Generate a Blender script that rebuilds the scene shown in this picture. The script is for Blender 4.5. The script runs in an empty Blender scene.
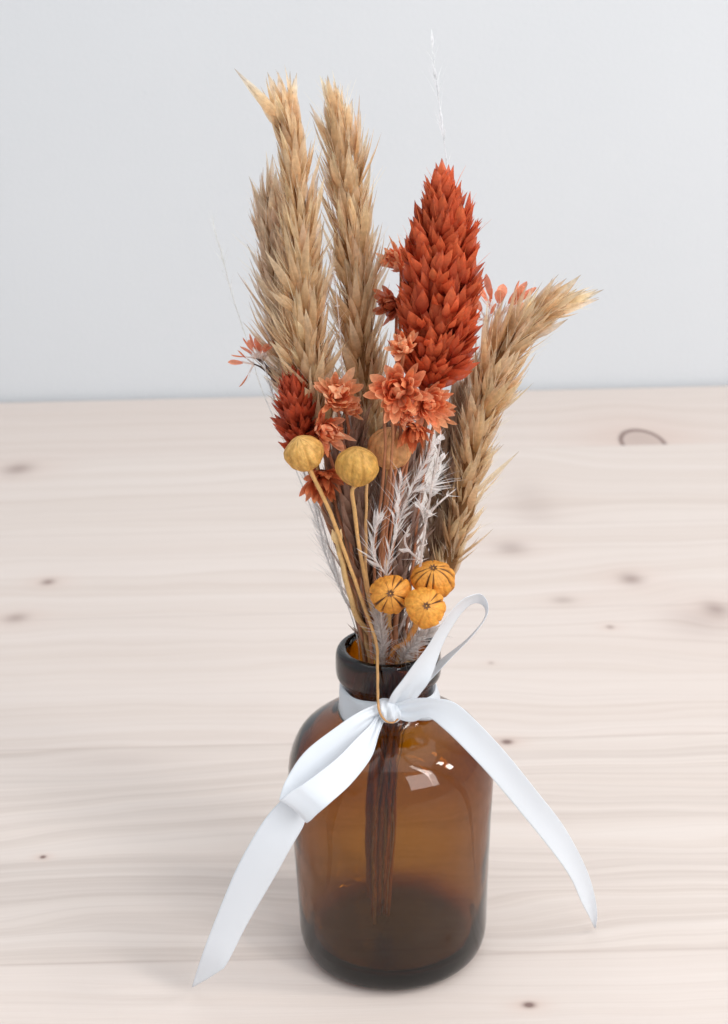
import bpy, math, random
from mathutils import Vector as V, Matrix, noise as MN
S = bpy.context.scene
C = S.collection
random.seed(7)
R = random.Random(11)
# ------------------------------------------------------------------ camera
F = 1500.0
PITCH = math.radians(19.5); ROLL = math.radians(-1.35); D0 = .405
fwd = V((0, math.cos(PITCH), -math.sin(PITCH))); r0 = V((1, 0, 0)); u0 = V((0, math.sin(PITCH), math.cos(PITCH)))
RT = r0 * math.cos(ROLL) + u0 * math.sin(ROLL)
UP = -r0 * math.sin(ROLL) + u0 * math.cos(ROLL)
CAM = -(fwd + RT * ((393.5 - 364) / F) + UP * (-(941 - 512) / F)) * D0


def ray(px, py):
    return fwd + RT * ((px - 364) / F) + UP * (-(py - 512) / F)


def at(px, py, Y):
    d = ray(px, py)
    return CAM + d * ((Y - CAM.y) / d.y)


def atz(px, py, Z=0.0):
    d = ray(px, py)
    return CAM + d * ((Z - CAM.z) / d.z)


def mpp(P):                       # metres per pixel at a point
    return (P - CAM).dot(fwd) / F


cd = bpy.data.cameras.new('camera')
cam = bpy.data.objects.new('camera', cd); C.objects.link(cam)
cd.sensor_fit = 'VERTICAL'; cd.sensor_height = 36; cd.sensor_width = 36 * 728 / 1024
cd.lens = 36 * F / 1024
M = Matrix((RT, UP, -fwd)).transposed().to_4x4(); M.translation = CAM
cam.matrix_world = M
cd.clip_start = .01; cd.clip_end = 50
cd.dof.use_dof = True; cd.dof.focus_distance = .345; cd.dof.aperture_fstop = 30
S.camera = cam


# ------------------------------------------------------------------ nodes
class NB:
    def __init__(s, name):
        s.m = bpy.data.materials.new(name); s.m.use_nodes = True
        s.t = s.m.node_tree; s.t.nodes.clear(); s.out = s.t.nodes.new('ShaderNodeOutputMaterial')

    def n(s, typ, **kw):
        nd = s.t.nodes.new('ShaderNode' + typ)
        for k, v in kw.items(): setattr(nd, k, v)
        return nd

    def put(s, sock, v):
        if hasattr(v, 'is_output') or isinstance(v, bpy.types.NodeSocket): s.t.links.new(v, sock)
        elif v is not None: sock.default_value = v

    def math(s, op, a, b=None, c=None):
        nd = s.n('Math', operation=op)
        for i, v in enumerate((a, b, c)):
            if v is not None: s.put(nd.inputs[i], v)
        return nd.outputs[0]

    def comb(s, x, y, z=0.0):
        nd = s.n('CombineXYZ')
        for i, v in enumerate((x, y, z)): s.put(nd.inputs[i], v)
        return nd.outputs[0]

    def noise(s, vec, scale, detail=3, rough=.5, dist=0.0):
        nd = s.n('TexNoise'); s.put(nd.inputs['Vector'], vec)
        nd.inputs['Scale'].default_value = scale; nd.inputs['Detail'].default_value = detail
        nd.inputs['Roughness'].default_value = rough; nd.inputs['Distortion'].default_value = dist
        return nd.outputs['Fac']

    def ramp(s, f, pts):
        nd = s.n('ValToRGB'); s.put(nd.inputs[0], f)
        e = nd.color_ramp.elements
        e[0].position, e[0].color = pts[0][0], (*pts[0][1], 1)
        e[1].position, e[1].color = pts[-1][0], (*pts[-1][1], 1)
        for p, c in pts[1:-1]:
            k = e.new(p); k.color = (*c, 1)
        return nd.outputs[0]

    def mix(s, f, a, b, mode='MIX'):
        nd = s.n('Mix', data_type='RGBA', blend_type=mode)
        s.put(nd.inputs[0], f)
        for i, v in ((6, a), (7, b)):
            s.put(nd.inputs[i], (*v, 1) if isinstance(v, tuple) else v)
        return nd.outputs[2]

    def pr(s, col, rough=.5, **kw):
        nd = s.n('BsdfPrincipled')
        s.put(nd.inputs['Base Color'], (*col, 1) if isinstance(col, tuple) else col)
        s.put(nd.inputs['Roughness'], rough)
        for k, v in kw.items(): s.put(nd.inputs[k.replace('_', ' ')], v)
        return nd

    def surf(s, o):
        s.t.links.new(o, s.out.inputs['Surface']); return s.m


def plant_mat(name, trans=.35, rough=.55, bump=.0, bscale=2500, spec=.3, sheen=0.0, clear=0.0):
    b = NB(name)
    a = b.n('Attribute', attribute_name='Col')
    tc = b.n('TexCoord')
    nz = b.noise(tc.outputs['Object'], 900, 3, .6)
    k = b.math('MULTIPLY_ADD', nz, .8, .60)
    kk = b.n('CombineXYZ')
    for i in range(3): b.put(kk.inputs[i], k)
    col = b.mix(1.0, a.outputs['Color'], kk.outputs[0], 'MULTIPLY')
    p = b.pr(col, rough, Specular_IOR_Level=spec, Sheen_Weight=sheen)
    if bump:
        bp = b.n('Bump'); bp.inputs['Strength'].default_value = bump; bp.inputs['Distance'].default_value = .0003
        b.put(bp.inputs['Height'], b.noise(tc.outputs['Object'], bscale, 2)); b.t.links.new(bp.outputs[0], p.inputs['Normal'])
    t = b.n('BsdfTranslucent'); b.t.links.new(col, t.inputs[0])
    m = b.n('MixShader'); m.inputs[0].default_value = trans
    b.t.links.new(p.outputs[0], m.inputs[1]); b.t.links.new(t.outputs[0], m.inputs[2])
    if clear:                       # thin papery tissue lets some of what lies behind show through
        tr = b.n('BsdfTransparent'); m2 = b.n('MixShader')
        b.put(m2.inputs[0], b.math('MULTIPLY', b.noise(tc.outputs['Object'], 500, 2, .5), clear * 2))
        b.t.links.new(m.outputs[0], m2.inputs[1]); b.t.links.new(tr.outputs[0], m2.inputs[2]); m = m2
    return b.surf(m.outputs[0])


M_FLORET = plant_mat('dry_floret', .55, .5, clear=.24)
M_SCALE = plant_mat('red_scale', .42, .45, .5, 2200, clear=.06)
M_PETAL = plant_mat('dry_petal', .42, .42, .6, 1800, clear=.05)
M_POD = plant_mat('pod_skin', .22, .55, .9, 1300)
M_STEM = plant_mat('dry_stem', .05, .5, .3, 1800)
M_WHITE = plant_mat('white_plume', .45, .6, clear=.32)


def satin():
    b = NB('satin_ribbon')
    uv = b.n('UVMap'); sp = b.n('SeparateXYZ'); b.t.links.new(uv.outputs[0], sp.inputs[0])
    tc = b.n('TexCoord')
    weave = b.noise(b.comb(b.math('MULTIPLY', sp.outputs[0], 6), b.math('MULTIPLY', sp.outputs[1], 260)), 1, 2)
    soft = b.noise(tc.outputs['Object'], 120, 2)
    # woven edge (selvedge)
    e = b.math('ABSOLUTE', b.math('SUBTRACT', sp.outputs[0], .5))
    ed = b.math('SMOOTH_MIN', b.math('MULTIPLY', b.math('MAXIMUM', b.math('SUBTRACT', e, .455), 0.0), 22), 1.0, .1)
    col = b.mix(ed, (.88, .905, .935), (.84, .865, .90))
    p = b.pr(col, .34, Specular_IOR_Level=.5, Sheen_Weight=.15, Anisotropic=.7)
    tg = b.n('Tangent', direction_type='UV_MAP'); b.t.links.new(tg.outputs[0], p.inputs['Tangent'])
    bp = b.n('Bump'); bp.inputs['Strength'].default_value = .25; bp.inputs['Distance'].default_value = .0002
    b.put(bp.inputs['Height'], b.math('ADD', b.math('MULTIPLY', weave, .35), b.math('ADD', soft, b.math('MULTIPLY', ed, .5))))
    b.t.links.new(bp.outputs[0], p.inputs['Normal'])
    t = b.n('BsdfTranslucent'); b.t.links.new(col, t.inputs[0])
    m = b.n('MixShader'); m.inputs[0].default_value = .42
    b.t.links.new(p.outputs[0], m.inputs[1]); b.t.links.new(t.outputs[0], m.inputs[2])
    return b.surf(m.outputs[0])


M_SATIN = satin()


def glass():
    b = NB('amber_glass')
    p = b.n('BsdfGlass'); p.inputs['IOR'].default_value = 1.5; p.inputs['Roughness'].default_value = .02
    p.inputs['Color'].default_value = (1, 1, 1, 1)
    tc = b.n('TexCoord')
    bp = b.n('Bump'); bp.inputs['Strength'].default_value = .30; bp.inputs['Distance'].default_value = .003
    b.put(bp.inputs['Height'], b.math('ADD', b.noise(tc.outputs['Object'], 55, 1, .4), b.math('MULTIPLY', b.noise(tc.outputs['Object'], 24, 0, .4), 2.2)))
    b.t.links.new(bp.outputs[0], p.inputs['Normal'])
    b.t.links.new(p.outputs[0], b.out.inputs['Surface'])
    va = b.n('VolumeAbsorption'); va.inputs['Color'].default_value = (.82, .67, .02, 1); va.inputs['Density'].default_value = 1950
    b.t.links.new(va.outputs[0], b.out.inputs['Volume'])
    return b.m


M_GLASS = glass()

SEAMS = [atz(643, 445).y, atz(545, 524).y, atz(364, 612).y, atz(364, 742).y, atz(364, 957).y, -.13]
KN = [  # px, py, rx, ry, strength, kind, cut-below-seam index
    (643, 443, 22, 14, 1.0, 'ring', 0), (18, 469, 15, 6, .55, 'soft', None), (48, 582, 7, 3.2, .75, 'soft', None),
    (16, 618, 12, 5, .5, 'soft', None), (532, 504, 24, 24, .17, 'soft', 1), (511, 548, 16, 7, .42, 'soft', None),
    (631, 579, 12, 6, .6, 'soft', None), (563, 600, 12, 4, .35, 'soft', None), (716, 609, 13, 8, .5, 'soft', None),
    (700, 622, 36, 16, .22, 'soft', None), (610, 627, 4, 2, .6, 'soft', None), (507, 742, 6, 2.6, 1.2, 'soft', None),
    (43, 857, 3, 1.6, 1.3, 'soft', None), (529, 1005, 6.5, 3.2, 1.2, 'soft', None), (491, 663, 3, 1.6, .4, 'soft', None),
    (330, 760, 10, 4, .5, 'soft', None), (120, 760, 60, 8, .10, 'soft', None)]


def wood():
    b = NB('pale_pine')
    tc = b.n('TexCoord'); sp = b.n('SeparateXYZ'); b.t.links.new(tc.outputs['Object'], sp.inputs[0])
    x, y = sp.outputs[0], sp.outputs[1]
    bump_v = None; dark = None; halo = None; ringm = None
    for px, py, rx, ry, st, kind, cut in KN:
        c = atz(px, py); ax = rx * mpp(c); ay = abs(atz(px, py - ry).y - atz(px, py + ry).y) / 2
        dx = b.math('DIVIDE', b.math('SUBTRACT', x, c.x), ax)
        dy = b.math('DIVIDE', b.math('SUBTRACT', y, c.y), ay)
        d2 = b.math('ADD', b.math('MULTIPLY', dx, dx), b.math('MULTIPLY', dy, dy))
        g = None
        if cut is not None: g = b.math('GREATER_THAN', y, SEAMS[cut])
        if kind == 'ring':
            d = b.math('SQRT', d2)
            rr = b.math('EXPONENT', b.math('MULTIPLY', b.math('POWER', b.math('SUBTRACT', d, .95), 2.0), -110.0))
            ins = b.math('MULTIPLY', b.math('EXPONENT', b.math('MULTIPLY', b.math('POWER', d2, 3.0), -1.0)), .28)
            k = b.math('MULTIPLY', b.math('ADD', rr, ins), st)
        else:
            k = b.math('MULTIPLY', b.math('EXPONENT', b.math('MULTIPLY', d2, -1.1)), st)
        h = b.math('MULTIPLY', b.math('EXPONENT', b.math('MULTIPLY', b.math('ADD', b.math('MULTIPLY', b.math('MULTIPLY', dx, dx), .10), b.math('MULTIPLY', b.math('MULTIPLY', dy, dy), .22)), -1.0)), min(1, st) * .45)
        if g is not None: k = b.math('MULTIPLY', k, g); h = b.math('MULTIPLY', h, g)
        # grain flows round the knot
        fl = b.math('MULTIPLY', b.math('MULTIPLY', b.math('EXPONENT', b.math('MULTIPLY', d2, -.16)), dy), -ay * .55)
        if g is not None: fl = b.math('MULTIPLY', fl, g)
        bump_v = fl if bump_v is None else b.math('ADD', bump_v, fl)
        dark = k if dark is None else b.math('ADD', dark, k)
        halo = h if halo is None else b.math('ADD', halo, h)
    idx = None
    for sy in SEAMS:
        q = b.math('GREATER_THAN', y, sy)
        idx = q if idx is None else b.math('ADD', idx, q)
    off = b.math('MULTIPLY', idx, 3.71)
    v = b.math('ADD', y, bump_v)
    xo = b.math('ADD', x, off)
    wob = b.noise(b.comb(b.math('MULTIPLY', xo, 3.5), b.math('MULTIPLY', v, 9), off), 1, 3, .55)
    wob2 = b.noise(b.comb(b.math('MULTIPLY', xo, 10), b.math('MULTIPLY', v, 40), off), 1, 2, .5)
    vv = b.math('ADD', v, b.math('ADD', b.math('MULTIPLY', wob, .055), b.math('MULTIPLY', wob2, .006)))
    bands = b.noise(b.comb(b.math('MULTIPLY', xo, .9), b.math('MULTIPLY', vv, 85), off), 1, 6, .68)
    ringw = b.math('MULTIPLY_ADD', b.math('SINE', b.math('MULTIPLY', b.math('ADD', vv, b.math('MULTIPLY', wob, .02)), 950.0)), .5, .5)
    ringw = b.math('POWER', ringw, 3.0)
    fibre = b.noise(b.comb(b.math('MULTIPLY', xo, 40), b.math('MULTIPLY', v, 1400)), 1, 3, .6)
    patch = b.noise(b.comb(b.math('MULTIPLY', xo, 2.0), b.math('MULTIPLY', vv, 12), off), 1, 2, .5)
    col = b.ramp(bands, [(.28, (.60, .505, .447)), (.45, (.65, .563, .508)), (.60, (.675, .592, .54)), (.78, (.695, .615, .565))])
    # stronger streaking on the boards nearest the viewer
    near = b.math('MULTIPLY', b.math('LESS_THAN', y, SEAMS[3]), b.math('GREATER_THAN', y, SEAMS[4]))
    stre = b.math('MULTIPLY', b.noise(b.comb(b.math('MULTIPLY', xo, 1.4), b.math('MULTIPLY', vv, 210), 3.0), 1, 4, .6), 1.0)
    st2 = b.ramp(stre, [(.38, (.70, .655, .63)), (.58, (1, 1, 1))])
    col = b.mix(b.math('MULTIPLY_ADD', near, .40, .08), col, b.mix(1.0, col, st2, 'MULTIPLY'))
    rl = b.math('MULTIPLY', ringw, b.math('MULTIPLY', b.math('MAXIMUM', b.math('SUBTRACT', patch, .38), 0.0), .55))
    col = b.mix(rl, col, (.48, .37, .31))
    col = b.mix(b.math('MULTIPLY', b.math('SUBTRACT', fibre, .35), .30), col, (.84, .77, .71))
    lines = b.math('MULTIPLY', b.math('MAXIMUM', b.math('SUBTRACT', b.noise(b.comb(b.math('MULTIPLY', xo, 1.1), b.math('MULTIPLY', vv, 420), 9.0), 1, 2, .5), .56), 0.0), 1.6)
    col = b.mix(lines, col, (.50, .41, .36))
    tone = b.math('MULTIPLY_ADD', b.math('SINE', b.math('MULTIPLY', idx, 2.3)), .04, .05)
    col = b.mix(tone, col, (.62, .50, .46))
    col = b.mix(halo, col, (.60, .43, .36))
    fl2 = b.math('MINIMUM', b.math('MULTIPLY', dark, b.math('MULTIPLY_ADD', fibre, .5, .7)), .92)
    col = b.mix(fl2, col, (.19, .12, .105))
    # glued seams between the boards
    sm = None
    for sy in SEAMS:
        q = b.math('EXPONENT', b.math('MULTIPLY', b.math('POWER', b.math('DIVIDE', b.math('SUBTRACT', y, sy), .0006), 2.0), -1.0))
        sm = q if sm is None else b.math('ADD', sm, q)
    col = b.mix(b.math('MULTIPLY', sm, .30), col, (.42, .33, .29))
    p = b.pr(col, .55, Specular_IOR_Level=.28)
    bp = b.n('Bump'); bp.inputs['Strength'].default_value = .12; bp.inputs['Distance'].default_value = .0004
    b.put(bp.inputs['Height'], b.math('ADD', fibre, b.math('MULTIPLY', bands, .8)))
    b.t.links.new(bp.outputs[0], p.inputs['Normal'])
    return b.surf(p.outputs[0])


def wallmat():
    b = NB('painted_wall')
    tc = b.n('TexCoord')
    n1 = b.noise(tc.outputs['Object'], 420, 4, .6); n2 = b.noise(tc.outputs['Object'], 5, 3, .5)
    col = b.mix(n2, (.60, .613, .630), (.635, .645, .660))
    p = b.pr(col, .75, Specular_IOR_Level=.2)
    bp = b.n('Bump'); bp.inputs['Strength'].default_value = .3; bp.inputs['Distance'].default_value = .0008
    b.put(bp.inputs['Height'], n1); b.t.links.new(bp.outputs[0], p.inputs['Normal'])
    return b.surf(p.outputs[0])


# ------------------------------------------------------------------ mesh helpers
class MB:
    def __init__(s): s.v = []; s.f = []; s.c = []; s.uv = {}

    def add(s, p, c=(1, 1, 1)):
        s.v.append(tuple(p)); s.c.append((c[0], c[1], c[2], 1)); return len(s.v) - 1

    def build(s, name, mat, parent=None, smooth=True, solid=0, sub=0):
        me = bpy.data.meshes.new(name)
        off = V((0, 0, 0))
        if parent is not None: off = parent.location
        me.from_pydata([tuple(V(p) - off) for p in s.v], [], s.f)
        a = me.color_attributes.new('Col', 'FLOAT_COLOR', 'POINT')
        a.data.foreach_set('color', [x for c in s.c for x in c])
        if s.uv:
            u = me.uv_layers.new(name='UVMap')
            for l in me.loops: u.data[l.index].uv = s.uv.get(l.vertex_index, (0, 0))
        me.materials.append(mat)
        if smooth: me.polygons.foreach_set('use_smooth', [True] * len(me.polygons))
        o = bpy.data.objects.new(name, me); C.objects.link(o)
        if parent is not None: o.parent = parent
        if solid:
            md = o.modifiers.new('thick', 'SOLIDIFY'); md.thickness = solid; md.offset = 0
        if sub:
            md = o.modifiers.new('sub', 'SUBSURF'); md.levels = sub; md.render_levels = sub
        return o


def thing(name, label, cat, loc, group=None):
    o = bpy.data.objects.new(name, None); C.objects.link(o)
    o.empty_display_size = .004
    o.location = loc; o['label'] = label; o['category'] = cat
    if group: o['group'] = group
    return o


def cr(pts, n):                   # Catmull-Rom through a list of Vectors
    if len(pts) == 2: pts = [pts[0], (pts[0] + pts[1]) / 2, pts[1]]
    P = [pts[0] * 2 - pts[1]] + list(pts) + [pts[-1] * 2 - pts[-2]]
    out = []; m = len(pts) - 1
    for i in range(n + 1):
        t = i / n * m; k = min(int(t), m - 1); t -= k
        a, b, c, d = P[k:k + 4]
        out.append(.5 * ((2 * b) + (c - a) * t + (2 * a - 5 * b + 4 * c - d) * t * t + (3 * b - a - 3 * c + d) * t ** 3))
    return out


def lerp(a, b, t): return a + (b - a) * t


def prof(pts, t):
    for (t0, a), (t1, b) in zip(pts, pts[1:]):
        if t <= t1: return lerp(a, b, (t - t0) / max(1e-6, t1 - t0))
    return pts[-1][1]


def mixc(a, b, t): return tuple(lerp(x, y, t) for x, y in zip(a, b))


def jit(c, r, amt=.12):
    k = 1 + r.uniform(-amt, amt)
    return tuple(max(0, x * k * (1 + r.uniform(-amt * .35, amt * .35))) for x in c)


def perp(d):
    a = V((0, 0, 1)) if abs(d.z) < .9 else V((1, 0, 0))
    return d.cross(a).normalized()


def tube(mb, pts, ra, rb, ca, cb=None, seg=7, n=None, r=None, wob=0.0):
    cb = cb or ca; r = r or R
    P = cr(pts, n or max(6, 7 * (len(pts) - 1)))
    if wob:
        w1, w2 = r.uniform(0, 6), r.uniform(0, 6)
        for i in range(1, len(P) - 1):
            P[i] = P[i] + V((math.sin(i * 1.3 + w1), math.sin(i * 1.7 + w2), 0)) * wob
    L = len(P) - 1; N = None; rings = []
    for i, p in enumerate(P):
        T = (P[min(i + 1, L)] - P[max(i - 1, 0)]).normalized()
        N = perp(T) if N is None else (N - T * N.dot(T)).normalized()
        B = T.cross(N); t = i / L; rad = lerp(ra, rb, t)
        c = mixc(ca, cb, t)
        rings.append([mb.add(p + (N * math.cos(a) + B * math.sin(a)) * rad * (1 + .12 * math.sin(3 * a + i)), jit(c, r, .07))
                      for a in [2 * math.pi * k / seg for k in range(seg)]])
    for a, b in zip(rings, rings[1:]):
        for k in range(seg): mb.f.append((a[k], a[(k + 1) % seg], b[(k + 1) % seg], b[k]))
    mb.f.append(tuple(reversed(rings[0]))); mb.f.append(tuple(rings[-1]))


LANCE = [(0, .28), (.2, .8), (.42, 1), (.65, .72), (.85, .3), (1, .02)]
OVAL = [(0, .3), (.25, .75), (.55, 1), (.78, .85), (.92, .45), (1, .03)]


def leaf(mb, base, d, nrm, L, W, c0, c1, shape=LANCE, fold=.45, bend=0.0, twist=0.0, tipc=None, tipat=.8):
    d = d.normalized(); nrm = (nrm - d * nrm.dot(d))
    nrm = nrm.normalized() if nrm.length > 1e-6 else perp(d)
    rows = []
    for t, w in shape:
        p = base + d * (L * t) + nrm * (bend * L * t * t)
        n2 = (nrm - d * (2 * bend * t)).normalized()
        s = d.cross(n2).normalized()
        if twist: s = (s * math.cos(twist * t) + n2 * math.sin(twist * t)).normalized()
        hw = W * w / 2; c = mixc(c0, c1, t)
        if tipc and t > tipat: c = mixc(c, tipc, (t - tipat) / (1 - tipat) * .8)
        ce = tuple(min(1, x * 1.08) for x in c)
        rows.append((mb.add(p - s * hw, ce), mb.add(p + n2 * (hw * fold), c), mb.add(p + s * hw, ce)))
    for a, b in zip(rows, rows[1:]):
        mb.f.append((a[0], a[1], b[1], b[0])); mb.f.append((a[1], a[2], b[2], b[1]))


def hair(mb, base, d, L, w, c, bend=V((0, 0, 0)), n=3):
    s = d.cross(CAM - base)
    s = s.normalized() if s.length > 1e-9 else perp(d)
    s = (s + perp(d) * .5).normalized()
    prev = None
    for i in range(n + 1):
        t = i / n; p = base + d * (L * t) + bend * (t * t); h = w / 2 * (1 - t * .9)
        cur = (mb.add(p - s * h, c), mb.add(p + s * h, c))
        if prev: mb.f.append((prev[0], prev[1], cur[1], cur[0]))
        prev = cur


# neck / bottle waypoints shared by all stems
rstem = random.Random(5)


def into_bottle(head, r=None, wob=0, side=None):
    r = r or rstem
    a = r.uniform(0, 2 * math.pi); q = math.sqrt(r.random())
    kx = max(-1, min(1, head.x / .016))
    nx = .0064 * kx + .0022 * q * math.cos(a); ny = .0058 * q * math.sin(a)
    n1 = V((nx, ny, .0865)); n2 = V((nx * .8 - .001, ny * .8, .070))
    a = r.uniform(0, 2 * math.pi); q = math.sqrt(r.random())
    bot = V((-.0038 + .0028 * q * math.cos(a), -.001 + .0026 * q * math.sin(a), r.uniform(.0085, .017)))
    mid = V((-.0025 + .0040 * math.cos(a) * q, .0030 * math.sin(a) * q, .042))
    return [n1, n2, mid, bot]


def stem_from(parent, head, via, ra, rb, ca, cb, name='stem', r=None):
    mb = MB()
    pts = [head] + list(via) + into_bottle(via[-1] if via else head, r)
    tube(mb, pts, ra, rb, ca, cb, seg=6, n=9 * len(pts), wob=.00012)
    return mb.build(name, M_STEM, parent)


BASE = V((0, 0, .0865))
STEMTAN = (.56, .33, .13); STEMDK = (.30, .16, .085)


def spike(name, label, cat, group, curve, radii, L, W, ang, cols, tipc, seed, dens=1.0, shape=LANCE, mat=None,
          hairs=8, fan=12, extra=(), via=(), top=.45, fold=.45, bendk=-.12, gap=6.4, spread=.24, lob=1.0, stemc=(STEMTAN, STEMDK), corec=None):
    """flower spike: clumps of pointed bracts set spirally round a curved axis"""
    r = random.Random(seed)
    P = [at(*c) for c in curve]               # from base to tip
    n = 60; A = cr(P, n)
    ln = sum((A[i + 1] - A[i]).length for i in range(n))
    t_ = thing(name, label, cat, BASE, group)
    mb = MB()
    s = 0.0; cum = [0]
    for i in range(n): s += (A[i + 1] - A[i]).length; cum.append(s)
    k = 0; s = 0.0
    N0 = perp((A[1] - A[0]).normalized())
    while s < ln:
        t = s / ln
        x = t * n; i = min(int(x), n - 1); p = A[i].lerp(A[i + 1], x - i)
        T = (A[min(i + 2, n)] - A[max(i - 1, 0)]).normalized()
        N = (N0 - T * N0.dot(T)).normalized(); B = T.cross(N)
        Rd = prof(radii, t) * mpp(p) * (1 + lob * (.10 * math.sin(k * 1.7 + seed) + .05 * math.sin(k * 4.1)))
        Lt = L * (.75 + .35 * min(1, Rd / (L * .6))) * (1 - .15 * t)
        an = math.radians(lerp(ang, ang * top, t ** 1.5))
        circ = 2 * math.pi * max(Rd * .7, .001)
        g = gap * 1e-3 / math.sqrt(dens)
        s += g * g / circ
        ph = k * 2.39996; k += 1
        rad = N * math.cos(ph) + B * math.sin(ph)
        rho = max(0, Rd - Lt * math.sin(an) * .95) * r.uniform(.55, 1.02)
        b0 = p + rad * rho * (1 + lob * .10 * math.sin(k * 2.3)) - T * (Lt * .25)
        shade = r.uniform(0, 1); base = mixc(cols[0], cols[1], shade); tipcol = mixc(cols[2], cols[1], r.random() * .5)
        side = T.cross(rad)
        cl = V((r.uniform(-.12, .12), r.uniform(-.12, .12), r.uniform(-.12, .12)))
        for f in range(fan):
            u = r.uniform(-1, 1); v = r.random()              # place inside the clump
            aa = an * (lerp(1.55, .35, v) + r.uniform(-.22, .22))
            d = (T * math.cos(aa) + rad * math.sin(aa) + side * (u * spread + r.uniform(-.08, .08)) + cl).normalized()
            nr = rad + side * u * .8 + V((r.uniform(-.5, .5), r.uniform(-.5, .5), r.uniform(-.5, .5)))
            l = Lt * (r.uniform(.6, 1.08) if r.random() < .85 else 1 + .28 * lob) * (1 - .22 * abs(u)); w = W * r.uniform(.6, 1.2)
            leaf(mb, b0 + T * (Lt * lerp(-.25, .38, v)) + side * u * g * .32, d, nr, l, w, jit(mixc(base, cols[0], .15 + r.random() * .6), r, .12), jit(mixc(tipcol, base, r.random() * .4), r, .10), shape,
                 fold, bendk * r.uniform(.2, 1.6), r.uniform(-.5, .5), tipc if r.random() < .75 else None)
        for h in range(hairs):
            d = (T * math.cos(an) + rad * math.sin(an) * 1.1 + side * r.uniform(-.35, .35)).normalized()
            hair(mb, b0 + T * Lt * r.uniform(.1, .5) + side * r.uniform(-.0012, .0012), d, Lt * r.uniform(.5, 1.0), r.uniform(.0001, .0003), jit(cols[2], r, .12), (rad * r.uniform(-.1, .2) + side * r.uniform(-.1, .1)) * Lt)
    for (px, py, Y, qx, qy, QY, w) in extra:  # separate larger bracts at given places
        a, b = at(px, py, Y), at(qx, qy, QY); d = b - a
        for q in range(4):
            leaf(mb, a, (d.normalized() + V((r.uniform(-.08, .08), r.uniform(-.2, .2), r.uniform(-.08, .08)))), V((r.uniform(-1, 1), -1, r.uniform(-1, 1))),
                 d.length * (1 - .13 * q), w, jit(cols[1], r), jit(cols[2], r), shape, .5, r.uniform(-.08, .08), 0, tipc)
    # inner core so that the spike has body
    core = MB(); cc = corec or mixc(cols[0], (.1, .05, .03), .45)
    m = len(A); seg = 10; rings = []; N = N0
    for i in range(0, m, 3):
        T = (A[min(i + 1, n)] - A[max(i - 1, 0)]).normalized(); N = (N - T * N.dot(T)).normalized(); B = T.cross(N)
        rad = max(.0004, prof(radii, i / n) * mpp(A[i]) * .38 * (1 - (i / n) ** 4 * .9))
        rings.append([core.add(A[i] + (N * math.cos(a) + B * math.sin(a)) * rad * r.uniform(.85, 1.15), jit(cc, r, .2)) for a in [2 * math.pi * q / seg for q in range(seg)]])
    for a, b in zip(rings, rings[1:]):
        for q in range(seg): core.f.append((a[q], a[(q + 1) % seg], b[(q + 1) % seg], b[q]))
    o = len(mb.v)
    mb.v += core.v; mb.c += core.c; mb.f += [tuple(x + o for x in f) for f in core.f]
    mb.build('flower_head', mat or M_FLORET, t_)
    stem_from(t_, A[1], [at(*v) for v in via], .0007, .00065, stemc[0], stemc[1], r=r)
    return t_


TAN = ((.56, .31, .12), (.88, .64, .36), (.96, .84, .62))
TANB = ((.58, .38, .21), (.82, .63, .44), (.92, .80, .65))
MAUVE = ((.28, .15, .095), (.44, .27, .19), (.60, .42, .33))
TIP = (.24, .15, .11)
G1 = 'tan grass spikes in the bouquet'
spike('dried_grass_spike', 'tall straw coloured grass spike with a curled tip, front left of the bouquet', 'dried grass', G1,
      [(322, 432, .004), (312, 385, .003), (306, 320, .002), (302, 250, .003), (297, 190, .004), (290, 135, .005), (284, 108, .006)],
      [(0, 24), (.12, 34), (.3, 38), (.5, 32), (.62, 25), (.75, 19), (.9, 15), (1, 8)], .0128, .0020, 30, TAN, TIP, 1,
      extra=[(286, 125, .005, 236, 66, .004, .0026), (283, 130, .005, 252, 90, .006, .0022), (290, 120, .005, 295, 72, .005, .0020), (284, 126, .004, 270, 86, .004, .0020)],
      via=[(338, 520, .002)])
spike('dried_grass_spike', 'shorter straw grass spike standing behind the tall curled one at the far left', 'dried grass', G1,
      [(304, 415, .014), (293, 370, .014), (284, 320, .014), (276, 265, .014), (271, 225, .014), (268, 196, .014)],
      [(0, 22), (.2, 31), (.5, 33), (.75, 23), (1, 7)], .0128, .0020, 31, TANB, TIP, 2, via=[(334, 530, .010)])
spike('dried_grass_spike', 'straight straw grass spike in the middle, just left of the big red one', 'dried grass', G1,
      [(368, 440, .012), (364, 390, .011), (359, 320, .010), (353, 250, .010), (347, 190, .010), (341, 140, .010), (337, 115, .010)],
      [(0, 24), (.15, 31), (.35, 33), (.6, 29), (.8, 23), (1, 9)], .0128, .0020, 28, TAN, TIP, 3,
      extra=[(338, 135, .010, 330, 74, .010, .0018), (340, 140, .010, 352, 98, .010, .0018), (334, 150, .010, 308, 104, .010, .0022), (344, 145, .01, 341, 84, .01, .0018)],
      via=[(368, 520, .006)])
spike('dried_grass_spike', 'long arching tan grass spike bending out to the right of the bouquet', 'dried grass', G1,
      [(447, 572, .004), (461, 520, .003), (473, 460, .002), (484, 410, .001), (499, 365, .000), (518, 336, .000), (540, 314, .000), (560, 305, .000)],
      [(0, 17), (.15, 25), (.35, 29), (.55, 30), (.72, 24), (.85, 17), (1, 7)], .0128, .0020, 30, TAN, TIP, 4,
      extra=[(548, 312, .0, 608, 293, .0, .0026), (540, 318, .0, 598, 298, .002, .0024), (536, 318, 0, 584, 284, -.002, .0020), (530, 322, 0, 556, 280, 0, .0020),(520,326,0,536,283,0,.002)],
      via=[(418, 622, .003)])
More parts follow.
